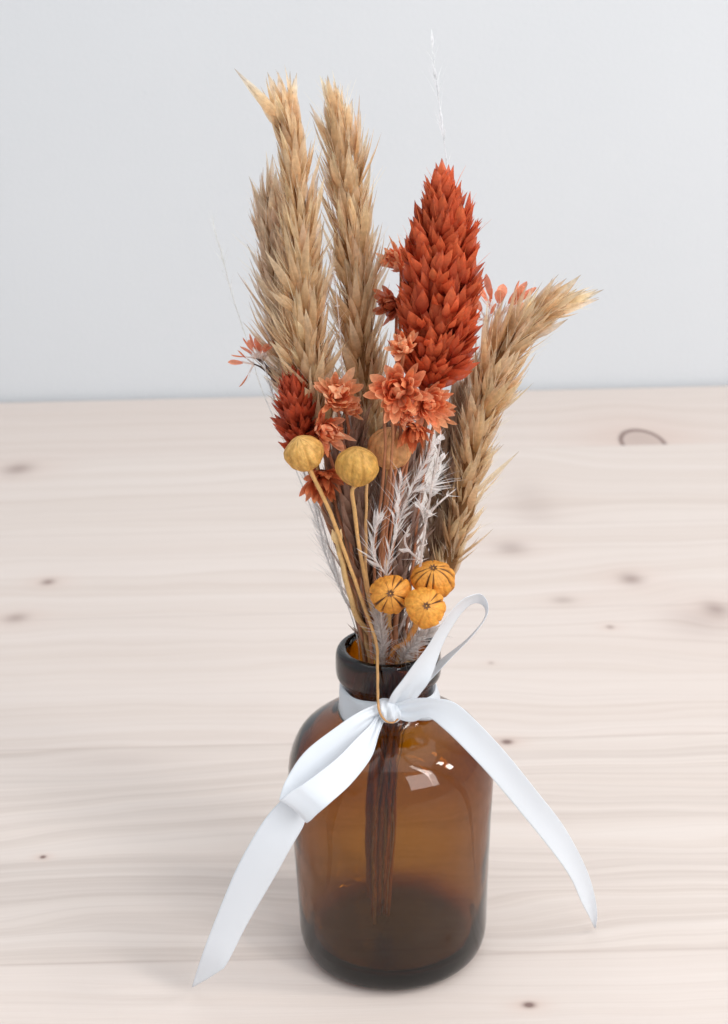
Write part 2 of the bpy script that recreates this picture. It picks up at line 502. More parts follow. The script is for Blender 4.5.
spike('dried_grass_spike', 'greyish tan grass spike tucked between the red spike and the arching one', 'dried grass', G1,
      [(432, 590, .009), (440, 530, .009), (450, 470, .009), (457, 425, .009), (461, 395, .009)],
      [(0, 16), (.3, 24), (.6, 22), (.85, 14), (1, 6)], .0112, .0017, 24, ((.38, .24, .15), (.52, .36, .24), (.64, .48, .35)), TIP, 5, via=[(412, 628, .005)])
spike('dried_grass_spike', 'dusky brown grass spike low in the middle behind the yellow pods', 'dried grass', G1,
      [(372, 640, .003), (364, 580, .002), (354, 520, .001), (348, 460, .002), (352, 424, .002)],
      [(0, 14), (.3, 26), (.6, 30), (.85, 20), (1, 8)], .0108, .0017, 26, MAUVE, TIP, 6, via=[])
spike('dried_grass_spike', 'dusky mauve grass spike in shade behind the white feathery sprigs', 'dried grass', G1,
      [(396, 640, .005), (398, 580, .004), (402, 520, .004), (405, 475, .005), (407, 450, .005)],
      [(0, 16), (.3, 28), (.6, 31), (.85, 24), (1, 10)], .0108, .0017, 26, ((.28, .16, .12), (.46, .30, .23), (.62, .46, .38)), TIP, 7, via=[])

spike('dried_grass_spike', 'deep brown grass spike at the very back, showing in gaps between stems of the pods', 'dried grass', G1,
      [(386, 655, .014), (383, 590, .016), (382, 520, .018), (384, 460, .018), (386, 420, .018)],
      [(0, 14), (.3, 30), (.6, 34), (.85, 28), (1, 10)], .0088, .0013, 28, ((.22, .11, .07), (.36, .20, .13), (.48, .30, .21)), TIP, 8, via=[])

RED = ((.36, .03, .014), (.69, .10, .030), (.86, .22, .08))
RTIP = (.36, .09, .06)
G2 = 'red spikes in the bouquet'
spike('dried_red_spike', 'large brick red cone shaped spike towering at the right', 'dried flower', G2,
      [(430, 378, -.004), (436, 348, -.004), (439, 300, -.004), (441, 250, -.004), (443, 212, -.004), (443, 184, -.004)],
      [(0, 20), (.08, 37), (.2, 47), (.4, 50), (.58, 43), (.75, 31), (.9, 17), (1, 6)], .0074, .0029, 38, RED, RTIP, 21, dens=1.1,
      shape=[(0, .5), (.3, 1), (.55, .85), (.8, .4), (1, .02)], mat=M_SCALE, hairs=2, fan=6, gap=3.7, lob=.25, spread=.32, fold=.8, bendk=.05, top=.35,
      extra=[(443, 200, -.004, 443, 158, -.004, .0036), (447, 205, -.004, 450, 164, -.004, .003), (440, 205, -.004, 425, 180, -.004, .003)],
      via=[(422, 450, .002), (402, 560, .004)], stemc=((.35, .13, .06), STEMDK), corec=(.30, .03, .015))
spike('dried_red_spike', 'small dark red spike at the left edge above the pale yellow pod', 'dried flower', G2,
      [(306, 462, .001), (300, 430, .000), (295, 402, -.001), (293, 386, -.001)],
      [(0, 18), (.3, 27), (.65, 24), (1, 8)], .0068, .0024, 42, ((.36, .04, .02), (.54, .08, .03), (.66, .13, .05)), RTIP, 22, dens=1.4,
      shape=[(0, .5), (.3, 1), (.55, .85), (.8, .4), (1, .02)], mat=M_SCALE, hairs=2, fan=6, gap=3.7, lob=.25, spread=.32, fold=.7, bendk=-.06,
      via=[(335, 540, .003)], stemc=((.35, .13, .06), STEMDK), corec=(.22, .03, .015))


# ------------------------------------------------------------------ star shaped dried blooms
def bloom(label, px, py, Y, rpx, face, cols, seed, openness=1.0, via=(), whorls=4, group='orange dried blooms in the bouquet', stemc=((.42, .15, .07), STEMDK)):
    r = random.Random(seed)
    c = at(px, py, Y); rad = rpx * 1.12 * mpp(c)
    ax = V(face).normalized(); N = perp(ax); B = ax.cross(N)
    t_ = thing('dried_bloom', label, 'dried flower', c - ax * rad * .3, group)
    mb = MB()
    for w in range(whorls):
        f = w / max(1, whorls - 1)                       # 0 outer .. 1 inner
        n = [19, 17, 13, 9, 6][w]
        el = lerp(math.radians(28), math.radians(78), f) * openness
        for k in range(n):
            a = 2 * math.pi * (k + .5 * (w % 2)) / n + r.uniform(-.34, .34)
            rd = N * math.cos(a) + B * math.sin(a)
            e = el + r.uniform(-.42, .38)
            d = rd * math.cos(e) + ax * math.sin(e)
            nr = ax * math.cos(e) - rd * math.sin(e)
            l = rad * lerp(1.0, .72, f) * r.uniform(.62, 1.12)
            sh = r.random()
            leaf(mb, c + rd * rad * .10 - ax * rad * (.22 - .12 * f), d, -nr + rd * r.uniform(-.2, .2), l, rad * r.uniform(.20, .34), jit(mixc(cols[0], cols[1], sh), r, .16),
                 jit(mixc(cols[1], cols[2], r.random() ** .6), r, .1), OVAL, r.uniform(.3, .8), r.uniform(-.75, -.10), r.uniform(-.7, .7))
    mb.build('petals', M_PETAL, t_)
    b2 = MB()                                            # closed bud at the centre
    for k in range(9):
        a = 2.4 * k; rd = N * math.cos(a) + B * math.sin(a)
        leaf(b2, c + rd * rad * .11 - ax * rad * .1, ax + rd * .05, rd, rad * r.uniform(.42, .55), rad * .30, cols[0], cols[1], OVAL, .6, -.30)
    b2.build('bud', M_PETAL, t_)
    b3 = MB()
    for k in range(14):                                  # small bracts under the flower
        a = 2.4 * k; rd = N * math.cos(a) + B * math.sin(a)
        leaf(b3, c - ax * rad * .5 + rd * rad * .06, rd * .8 + ax * .55, ax, rad * .45, rad * .18, jit((.45, .22, .11), r), jit(cols[0], r), LANCE, .3, .1)
    b3.build('calyx', M_PETAL, t_)
    stem_from(t_, c - ax * rad * .45, [at(*v) for v in via], .00042, .00045, stemc[0], stemc[1], r=r)
    return t_


OR = ((.74, .17, .06), (.86, .29, .12), (.92, .52, .30))
PE = ((.80, .22, .07), (.88, .35, .14), (.94, .62, .40))
CO = ((.76, .17, .06), (.86, .29, .12), (.92, .55, .34))
RU = ((.48, .09, .035), (.66, .17, .06), (.78, .32, .14))
bloom('peach orange bloom left of centre, above the coral bloom', 337, 394, -.006, 26, (.1, -1, .45), PE, 31, 1.1, via=[(348, 470, -.002), (358, 560, .0)])
bloom('coral bloom between the small red spike and the gap beside it', 326, 429, -.007, 24, (.5, -1, .1), CO, 32, 1.15, via=[(342, 500, -.003), (360, 590, .0)])
bloom('small round peach bloom tucked low against the right side of the peach orange bloom', 350, 408, -.004, 17, (.5, -1, .3), PE, 41, 1.3, via=[(352, 470, -.001), (360, 560, .0)])
bloom('small dark coral bloom between the coral bloom and the leftmost yellow pod', 321, 448, -.002, 16, (-.2, -1, .1), RU, 42, 1.2, via=[(340, 520, -.001)])
bloom('small closed orange bloom below the middle of the widest orange bloom', 404, 414, -.011, 16, (.1, -1, -.2), CO, 43, 1.35, via=[(394, 480, -.006), (382, 570, -.001)])
bloom('rust coloured bloom low at the left between the two yellow pods', 323, 481, -.006, 24, (.1, -1, -.35), RU, 33, .9, via=[(340, 550, -.002)])
bloom('widest orange bloom, open, right under the big red spike', 398, 391, -.013, 32, (-.1, -1, .35), OR, 34, .8, via=[(392, 450, -.008), (380, 560, -.002)], whorls=5)
bloom('orange bloom crowded behind the right side of the widest one', 428, 404, -.010, 25, (.35, -1, .15), OR, 35, .9, via=[(406, 470, -.004), (390, 570, .0)], whorls=5)
bloom('red orange bloom facing down under the widest orange bloom', 414, 430, -.010, 20, (-.1, -1, -.6), ((.55, .09, .035), (.70, .17, .06), (.78, .30, .13)), 36, .9, via=[(396, 500, -.004), (385, 580, .0)])
bloom('small peach bloom in front of the big red spike lower left edge', 403, 347, -.013, 18, (-.1, -1, .7), PE, 37, 1.25, via=[(396, 420, -.006), (384, 540, -.002)])
bloom('orange bloom peeping out high between the middle grass and the red spike', 396, 262, .012, 21, (-.5, -.5, .8), OR, 38, 1.2, via=[(398, 400, .012), (390, 560, .006)])
bloom('dark red bloom half hidden left of the big red spike', 392, 305, .006, 20, (-.5, -1, .1), ((.42, .06, .03), (.60, .13, .05), (.72, .26, .12)), 39, 1.0, via=[(396, 420, .008), (390, 560, .004)])
bloom('orange bud low right of the big red spike, nearly closed', 440, 414, -.002, 16, (.6, -1, .5), OR, 40, 1.35, via=[(420, 500, .002)], whorls=3)


# ------------------------------------------------------------------ sprigs of small pink star flowers
def sprig(label, path, florets, seed, cols, stemcol, via=()):
    r = random.Random(seed)
    base = at(*path[0]); t_ = thing('pink_star_sprig', label, 'dried flower', BASE, 'pink star flower sprigs')
    P = [at(*p) for p in path]
    for (px, py, Y, dx, dy, rp, n) in florets:
        c = at(px, py, Y); rad = rp * 1.2 * mpp(c); ax = (RT * dx - UP * dy - fwd * .25).normalized(); N = perp(ax); B = ax.cross(N)
        mb = MB()
        for k in range(n):
            a = 2 * math.pi * k / n + r.uniform(-.25, .25); rd = N * math.cos(a) + B * math.sin(a); e = r.uniform(.45, 1.1)
            d = rd * math.cos(e) + ax * math.sin(e)
            stalk = rad * .55
            hair(mb, c, d, stalk * 1.1, .0007, (.80, .68, .62))
            leaf(mb, c + d * stalk, d, ax * -1 + rd, rad * r.uniform(.55, .75), rad * .27, jit(cols[0], r), jit(cols[1], r), OVAL, .5, r.uniform(-.15, .15))
            leaf(mb, c + d * stalk * .2, d + rd * .3, ax, rad * .7, rad * .09, (.80, .70, .64), (.84, .72, .68), LANCE, .2)
        mb.build('floret', M_PETAL, t_)
        s = MB(); q = P[0] + (P[-1] - P[0]) * r.uniform(.15, .45)
        tube(s, [q, q.lerp(c, .6) + V((0, 0, .0008)), c], .00028, .00020, stemcol, stemcol, seg=5, n=8); s.build('stalk', M_STEM, t_)
    mb = MB(); tube(mb, list(reversed(P)) + [at(*v) for v in via] + into_bottle(P[0], r), .0003, .0005, stemcol, STEMDK, seg=5, wob=.0001)
    mb.build('stem', M_STEM, t_)


PK = ((.74, .20, .10), (.84, .33, .19))
sprig('sprig of rusty pink star flowers sticking out right of the big red spike', [(470, 400, .012), (482, 350, .012), (497, 318, .012)],
      [(497, 318, .012, .15, -1, 34, 9), (506, 318, .010, .7, -.6, 26, 7), (514, 322, .012, .9, -.3, 18, 5), (488, 322, .012, -.5, -1, 22, 5), (505, 335, .014, .8, .2, 20, 5)], 51, PK, (.76, .66, .60), via=[(445, 480, .012), (415, 600, .008)])
sprig('sprig of pink star flowers on a thin dark twig at the far left', [(290, 400, .016), (276, 385, .016), (265, 366, .014)],
      [(262, 362, .014, .05, -1, 22, 7), (258, 358, .012, .3, -1, 17, 5), (254, 364, .014, -.9, .3, 19, 3), (256, 358, .014, -.5, -.9, 18, 3)], 52, PK, (.10, .06, .05), via=[(310, 460, .014), (340, 560, .008)])


# ------------------------------------------------------------------ seed pods
def pod(label, px, py, Y, rpx, axis, cols, seed, slits=(), ribs=11, via=(), stemcols=None, hook=None, sr=.0005, lens=1.0):
    r = random.Random(seed)
    c = at(px, py, Y); rad = rpx * mpp(c); ax = V(axis).normalized(); N = perp(ax); B = ax.cross(N)
    t_ = thing('seed_pod', label, 'seed pod', c - ax * rad, 'yellow seed pods in the bouquet')
    mb = MB(); nu, nv = ribs * 8, 22; rows = []
    for j in range(nv + 1):
        th = math.pi * j / nv
        row = []
        for i in range(nu):
            ph = 2 * math.pi * i / nu; u = (i % 8) / 8.0
            g = abs(u - .5) * 2                                # 1 at the groove
            k = int(i / 8)
            wob = 1 + .05 * math.sin(ph * 2 + seed) + .03 * math.sin(ph * 3 + th * 2)
            sr_ = math.sin(th)
            groove = (g ** 5) * (.05 + .05 * math.sin(k * 2.7 + seed)) * sr_ + .03 * math.sin(k * 1.9 + th * 2.5 + seed) * sr_ * (1 - g)
            nzz = MN.noise(V((math.cos(ph) * sr_ * 2.2, math.sin(ph) * sr_ * 2.2, math.cos(th) * 2.2 + seed * 3.1)))
            rr = rad * wob * (1 - groove) * lens * (1 + .09 * nzz)
            z = math.cos(th) * rad * (1 - .05 * sr_) * .96
            z *= (1.0 if z > 0 else 1.06) if len(slits) < 2 and ribs == 11 and axis[1] > -.3 else .92
            col = mixc(cols[1], cols[0], g ** 3 * .8)
            col = mixc(col, cols[2], max(0, math.cos(th)) ** 3 * .5); col = mixc(col, tuple(x * .72 for x in cols[0]), max(0, MN.noise(V((math.cos(ph) * 4, math.sin(ph) * 4, th * 3 + seed))) * 1.1))
            if k in slits and g > .90 - .30 * math.sin(min(3.14, (th - .14) * 2.2)) and .14 < th < 1.5: col = (.12, .05, .02); rr *= .84
            elif g > .9 and th < .35 + .5 * abs(math.sin(k * 2.1 + seed)) and len(slits) != 1 and k % 2: col = mixc(col, (.25, .11, .03), .75)
            row.append(mb.add(c + (N * math.cos(ph) + B * math.sin(ph)) * rr * sr_ + ax * z, jit(col, r, .10)))
        rows.append(row)
    for a, b in zip(rows, rows[1:]):
        for i in range(nu): mb.f.append((a[i], a[(i + 1) % nu], b[(i + 1) % nu], b[i]))
    mb.build('pod_shell', M_POD, t_)
    m2 = MB()                                                # dark dried tip where the ribs meet
    for k in range(7):
        a = k * 2 * math.pi / 7; rd = N * math.cos(a) + B * math.sin(a)
        leaf(m2, c + ax * rad * .85, rd * .9 + ax * .35, ax, rad * .24, rad * .12, (.10, .045, .02), (.22, .10, .04), LANCE, .4)
    m2.build('pod_tip', M_POD, t_)
    m3 = MB()
    for k in range(6):
        a = k * 2 * math.pi / 6; rd = N * math.cos(a) + B * math.sin(a)
        leaf(m3, c - ax * rad * 1.03, rd + ax * .35, -ax, rad * .42, rad * .22, (.46, .24, .08), (.50, .28, .10), LANCE, .3, -.25)
    m3.build('calyx', M_POD, t_)
    sc = stemcols or ((.66, .38, .14), (.42, .22, .10))
    mb = MB(); pts = [c - ax * rad * .93] + [at(*v) for v in via]
    if hook:
        pts += [at(*h) for h in hook]
        tube(mb, pts, sr * .95, sr * .36, sc[0], (.42, .21, .09), seg=7, n=12 * len(pts))
    else:
        pts += into_bottle(pts[-1], r); tube(mb, pts, sr, sr * .85, sc[0], sc[1], seg=7, wob=.0001)
    mb.build('stem', M_STEM, t_)
    return t_


YE = ((.64, .33, .075), (.76, .43, .12), (.80, .52, .20))
GO = ((.70, .25, .03), (.80, .34, .05), (.84, .42, .10))
pod('pale yellow seed pod, leftmost, below the small red spike', 304, 453, -.012, 19, (-.25, -.25, 1), YE, 61, via=[(330, 512, -.010), (346, 556, -.009), (364, 606, -.008)],
    hook=[(376, 642, -.009), (377.5, 668, -.0150), (378, 700, -.0188), (380, 713, -.0205), (386, 721, -.0208), (393, 722.5, -.0205), (398, 719, -.0195)], sr=.00056)
pod('mustard seed pod with a dark lengthwise split, right of the pale leftmost pod', 357, 466, -.014, 21, (.05, -.15, 1), ((.54, .28, .055), (.66, .36, .085), (.72, .44, .14)), 62, slits=(8,), via=[(353, 500, -.012), (367, 590, -.006)])
pod('dull orange tan seed pod half hidden behind thin brown stems', 390, 448, -.0045, 22, (.1, -.1, 1), ((.58, .26, .09), (.78, .40, .17), (.82, .48, .22)), 63, via=[(386, 520, .0)])
pod('golden seed pod with dark star slits, left of the low cluster of three', 391, 594, -.013, 20.5, (-.05, -1, .45), GO, 64, slits=(1, 4, 7), via=[(389, 622, -.006)])
pod('golden seed pod with dark slits, topmost of the low cluster of three', 433, 580, -.011, 21.5, (.0, -.55, 1), GO, 65, slits=(0, 2, 5, 6), via=[(420, 620, -.003)], ribs=12)
pod('golden seed pod, lowest of the low cluster of three, next to the ribbon loop', 425, 607, -.019, 20.5, (.05, -1, .5), ((.72, .26, .03), (.84, .37, .05), (.86, .46, .11)), 66, slits=(6,), via=[(408, 640, -.007)], stemcols=((.76, .32, .08), (.5, .2, .06)), sr=.0007, ribs=11)


# ------------------------------------------------------------------ white feathery sprigs
def plume(label, path, wid, seed, cols=((.93, .91, .90), (.97, .96, .95)), n=90, hl=.007, hw=.0004, leaves=0, lw=.0014, branches=(), stemw=.0004,
          via=(), into=True, ang=.5, stemcol=(.78, .70, .66)):
    r = random.Random(seed)
    P = [at(*p) for p in path]; A = cr(P, 60)
    t_ = thing('white_feather_grass', label, 'dried grass', BASE, 'white feathery sprigs in the bouquet')
    mb = MB()
    lines = [(A, 1.0)]
    for bp in branches: lines.append((cr([at(*p) for p in bp], 30), .5))
    for Ln, k in lines:
        m = len(Ln) - 1
        for q in range(int(n * k)):
            t = r.random(); i = min(int(t * m), m - 1); p = Ln[i].lerp(Ln[i + 1], t * m - i); T = (Ln[i + 1] - Ln[i]).normalized()
            a = r.uniform(0, 6.283); N = perp(T); rd = N * math.cos(a) + T.cross(N) * math.sin(a)
            sz = prof(wid, t)
            an = ang * r.uniform(.5, 1.5)
            d = (T * math.cos(an) + rd * math.sin(an)).normalized()
            hair(mb, p, d, hl * sz * r.uniform(.5, 1.2), hw * r.uniform(.6, 1.3), jit(mixc(cols[0], cols[1], r.random()), r, .05), rd * hl * r.uniform(-.2, .25), 4)
        for q in range(int(leaves * k)):
            t = (q + r.random()) / max(1, leaves * k); i = min(int(t * m), m - 1); p = Ln[i].lerp(Ln[i + 1], t * m - i); T = (Ln[i + 1] - Ln[i]).normalized()
            a = r.uniform(0, 6.283); N = perp(T); rd = N * math.cos(a) + T.cross(N) * math.sin(a)
            d = T * math.cos(ang * 1.2) + rd * math.sin(ang * 1.2)
            leaf(mb, p, d, rd, hl * prof(wid, t) * r.uniform(.5, .85), lw * r.uniform(.7, 1.2), jit(cols[0], r, .04), jit(cols[1], r, .04), LANCE, .4, r.uniform(-.2, .2), r.uniform(-.8, .8))
    mb.build('plume', M_WHITE, t_)
    for Ln, k in lines[1:]:
        s = MB(); tube(s, Ln[::10], stemw * .8, stemw * .4, stemcol, seg=5, n=14); s.build('branch', M_WHITE, t_)
    s = MB(); pts = list(reversed(A[::8]))
    if into: pts += [at(*v) for v in via] + into_bottle(A[0], r)
    tube(s, pts, stemw * .5, stemw, stemcol, stemcol, seg=5, n=7 * len(pts)); s.build('stem', M_WHITE, t_)


plume('thick white feathery sprig in front, right of the mustard pod', [(381, 605, -.010), (388, 565, -.010), (398, 525, -.011), (411, 490, -.012), (425, 462, -.012), (437, 440, -.011)],
      [(0, .8), (.5, 1), (1, .45)], 71, n=110, hl=.0080, hw=.00015, leaves=24, lw=.0010, ang=.44, stemw=.0003,
      branches=[[(386, 575, -.010), (374, 555, -.010), (376, 528, -.011), (381, 515, -.011)], [(396, 532, -.011), (398, 500, -.012), (402, 478, -.013)], [(412, 492, -.012), (430, 486, -.013), (440, 470, -.013)]])
plume('bare branching white twig beside the thick white sprig', [(418, 588, -.010), (422, 550, -.012), (427, 515, -.013), (433, 480, -.014), (438, 455, -.014), (441, 435, -.014)],
      [(0, 1), (1, .7)], 72, n=14, hl=.004, hw=.0003, leaves=7, lw=.0016, stemw=.00045, ang=.6,
      branches=[[(425, 520, -.013), (436, 506, -.014), (452, 492, -.014)], [(434, 474, -.014), (444, 455, -.014)], [(424, 518, -.013), (418, 500, -.013)], [(420, 560, -.012), (405, 545, -.011), (408, 528, -.012)]])
plume('wispy pale grey sprig hanging along the left side of the bouquet', [(345, 600, .004), (330, 550, .004), (315, 500, .004), (296, 455, .005), (278, 410, .006), (264, 366, .008)],
      [(0, .9), (.6, .9), (1, .35)], 73, cols=((.82, .81, .81), (.90, .89, .89)), n=240, hl=.0085, hw=.00014, leaves=12, lw=.0009, ang=.32, stemcol=(.78, .76, .75), stemw=.0003)
plume('second wispy grey sprig, lower on the left near the bottle mouth', [(341, 590, .007), (326, 555, .008), (318, 520, .008), (311, 488, .008)],
      [(0, 1), (1, .5)], 74, cols=((.82, .81, .81), (.90, .89, .89)), n=130, hl=.008, hw=.00015, leaves=10, ang=.38, stemcol=(.78, .76, .75), stemw=.0003)
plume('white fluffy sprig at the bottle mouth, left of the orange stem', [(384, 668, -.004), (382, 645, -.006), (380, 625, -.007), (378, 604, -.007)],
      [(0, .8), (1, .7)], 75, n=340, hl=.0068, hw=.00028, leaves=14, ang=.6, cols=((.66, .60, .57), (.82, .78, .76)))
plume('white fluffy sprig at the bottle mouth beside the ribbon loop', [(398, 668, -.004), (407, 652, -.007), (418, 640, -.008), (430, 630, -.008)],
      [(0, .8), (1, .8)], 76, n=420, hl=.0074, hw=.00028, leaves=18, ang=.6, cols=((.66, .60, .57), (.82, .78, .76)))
plume('faint white wisp rising behind the tip of the big red spike', [(446, 300, .030), (446, 200, .030), (446, 158, .030), (441, 120, .032), (437, 85, .034), (432, 45, .036)],
      [(0, .5), (.5, 1.0), (1, .7)], 77, n=34, hl=.008, hw=.0002, leaves=7, lw=.0011, ang=.22, stemw=.00022, stemcol=(.80, .80, .81), cols=((.78, .78, .79), (.86, .86, .87)), via=[(430, 420, .020), (405, 580, .010)])
plume('faint grey wisp leaning out at the far left above the pink star sprig', [(262, 390, .030), (247, 340, .034), (232, 295, .038), (222, 255, .040), (212, 222, .042)],
      [(0, .3), (.5, .9), (1, .7)], 78, n=50, hl=.0075, hw=.00018, leaves=0, ang=.3, stemw=.00018, cols=((.80, .80, .78), (.88, .88, .86)), stemcol=(.82, .82, .80), via=[(300, 480, .020), (342, 590, .010)])
plume('thin white zigzag sprig in the gap between the two tall grass spikes', [(350, 420, .000), (344, 385, .000), (341, 350, .000), (338, 310, .000), (333, 270, .000), (329, 240, .001)],
      [(0, .5), (1, .5)], 79, n=18, hl=.003, hw=.0003, leaves=15, lw=.0012, ang=.55, stemw=.00025, cols=((.82, .78, .76), (.90, .88, .87)), via=[(360, 520, .0)])
plume('short white sprig between the big red spike and the arching grass', [(452, 440, .014), (458, 410, .014), (466, 385, .014), (480, 350, .014), (492, 325, .014)],
      [(0, .9), (1, .6)], 80, n=60, hl=.005, hw=.0003, leaves=14, lw=.0012, ang=.5, cols=((.80, .76, .75), (.88, .86, .85)), via=[(425, 560, .010)])

# loose dry stalks in the bunch
for i, (lab, pth, col) in enumerate([
    ('thick straw stalk with a broken end, leftmost in the bunch above the bottle', [(337, 540, -.008), (343, 566, -.008), (356, 615, -.006)], ((.62, .40, .17), (.50, .28, .12))),
    ('thin reddish brown stalk just left of the dull orange pod centre', [(385, 405, -.012), (384, 470, -.011), (374, 570, -.004)], ((.34, .13, .06), (.30, .14, .07))),
    ('thin reddish brown stalk crossing the middle of the dull orange pod', [(393, 405, -.013), (391, 470, -.011), (380, 570, -.004)], ((.36, .14, .06), (.30, .14, .07))),
    ('thin golden stalk running beside the stem of the mustard pod', [(367, 482, -.008), (366, 530, -.007), (368, 590, -.004)], ((.62, .36, .15), (.45, .24, .11))),
    ('dark brown stalk at the left behind the straw stalks', [(326, 490, -.004), (338, 545, -.003), (352, 600, -.002)], ((.26, .13, .07), (.30, .16, .08)))]):
    o = thing('dry_stalk', lab, 'dried stem', BASE, 'loose dry stalks in the bouquet')
    mb = MB(); pts = [at(*p) for p in pth]
    rr = .0007 if i == 0 else .00038
    tube(mb, pts + into_bottle(pts[-1], random.Random(90 + i)), rr, rr * .9, col[0], col[1], seg=7, wob=.0001)
    if i == 0:
        for k in range(3):
            leaf(mb, pts[0] + V((0, -.0003, -.001)), V((-.25 + .25 * k, -.2, 1)), V((0, -1, 0)), .0045, .0018, col[0], (.72, .5, .26), LANCE, .5)
    mb.build('stalk', M_STEM, o)

# ------------------------------------------------------------------ bottle
def lathe(profile, seg=128):
    mb = MB(); rows = []
    for (rad, z) in profile:
        if rad < 1e-5: rows.append([mb.add((0, 0, z))])
        else: rows.append([mb.add((rad * math.cos(2 * math.pi * k / seg), rad * math.sin(2 * math.pi * k / seg), z)) for k in range(seg)])
    for a, b in zip(rows, rows[1:]):
        for k in range(seg):
            k2 = (k + 1) % seg
            if len(a) == 1: mb.f.append((a[0], b[k2], b[k]))
            elif len(b) == 1: mb.f.append((a[k], a[k2], b[0]))
            else: mb.f.append((a[k], a[k2], b[k2], b[k]))
    return mb


def dense(pts, n):
    P = cr([V((a, 0, b)) for a, b in pts], n); return [(max(0, p.x), p.z) for p in P]


outer = [(0, .0012), (.010, .0010), (.0190, .0006)] + dense([(.0200, .0004), (.0222, .0009), (.0240, .0028), (.0249, .0065), (.0251, .012)], 16) + \
    [(.0253, .02), (.0257, .03), (.0261, .04)] + \
    dense([(.0264, .046), (.0265, .0515), (.0257, .0575), (.0231, .0630), (.0190, .0665), (.0150, .0688), (.0124, .0702), (.0114, .0718), (.0112, .0740), (.0112, .0775)], 48) + \
    dense([(.0117, .0784), (.0128, .0792), (.0133, .0808), (.0133, .0840), (.0130, .0862), (.0121, .0873), (.0108, .0872), (.0100, .0863)], 28)
inner = dense([(.0095, .0835), (.0092, .078), (.0092, .0725), (.0100, .0702), (.0135, .0678), (.0180, .0650), (.0215, .0612), (.0237, .0562), (.0247, .051), (.0247, .045)], 44) + \
    [(.0243, .035), (.0238, .02)] + dense([(.0236, .012), (.0230, .0080), (.0212, .0056), (.0180, .0047), (.012, .0052), (.006, .0058)], 20) + [(0, .0060)]
bt = lathe(outer + inner)
me_b = bt.build('bottle', M_GLASS)
me_b['label'] = 'round shouldered amber brown glass bottle standing on the pale wood, holding the bouquet'
me_b['category'] = 'bottle'
me_b.location = (0, 0, .0001)

# ------------------------------------------------------------------ ribbon
rib = thing('ribbon_bow', 'white satin ribbon tied in a bow round the bottle neck, two long loose ends', 'ribbon', (0, 0, .0745))


def strip(name, rows, nlen=60, nw=18, crown=0.0004, ripple=.00025, seed=0, uvlen=1.0, both=False):
    r = random.Random(seed)
    A = []; B = []
    for (ax, ay, aY, bx, by, bY) in rows:
        A.append(at(ax, ay, aY) if aY is not None else atz(ax, ay, .0014)); B.append(at(bx, by, bY) if bY is not None else atz(bx, by, .0014))
    A = cr(A, nlen); B = cr(B, nlen); mb = MB(); g = []
    ph = r.uniform(0, 6)
    for i in range(nlen + 1):
        row = []
        T = (A[min(nlen, i + 1)] + B[min(nlen, i + 1)] - A[max(0, i - 1)] - B[max(0, i - 1)])
        Nn = T.cross(B[i] - A[i]); Nn = Nn.normalized() if Nn.length > 1e-12 else V((0, -1, 0))
        for j in range(nw + 1):
            t = j / nw
            q0 = math.exp(-(i / nlen * len(rows) / 1.5) ** 2) + (math.exp(-((nlen - i) / nlen * len(rows) / 1.5) ** 2) if both else 0)
            gth = q0 * .00042 * math.sin(t * 15 + ph + i * .05) * math.sin(math.pi * t) ** .5
            p = A[i].lerp(B[i], t) + Nn * (gth + crown * math.sin(math.pi * t) + ripple * math.sin(i * .22 + ph) * (t - .5))
            k = mb.add(p); mb.uv[k] = (t, i / nlen * uvlen); row.append(k)
        g.append(row)
    for a, b in zip(g, g[1:]):
        for j in range(nw): mb.f.append((a[j], a[j + 1], b[j + 1], b[j]))
    return mb.build(name, M_SATIN, rib, solid=.00013)


# band round the neck
mb = MB(); seg = 96; g = []
for i in range(seg + 1):
    a = -math.pi / 2 + 2 * math.pi * i / seg          # starts and ends at the front knot
    front = max(0, math.cos(a + math.pi / 2)) ** 3
    left = max(0, -math.cos(a)) ** 1.0
    hh = lerp(.0033, .0021, front) + .0011 * left
    zc = .0738 + .0012 * front + .0006 * math.sin(a * 3)
    row = []
    for j in range(7):
        t = j / 6; z = zc + (t - .5) * 2 * hh
        rr = .0120 + .0004 * math.sin(math.pi * t) + .0006 * front + (.0009 * (1 - t) ** 2) * (1 - front) + .0002 * math.sin(a * 7 + t * 5)
        k = mb.add((rr * math.cos(a), rr * math.sin(a), z)); mb.uv[k] = (t, i / seg); row.append(k)
    g.append(row)
for a, b in zip(g, g[1:]):
    for j in range(6): mb.f.append((a[j], a[j + 1], b[j + 1], b[j]))
mb.build('neck_band', M_SATIN, rib, solid=.00013)

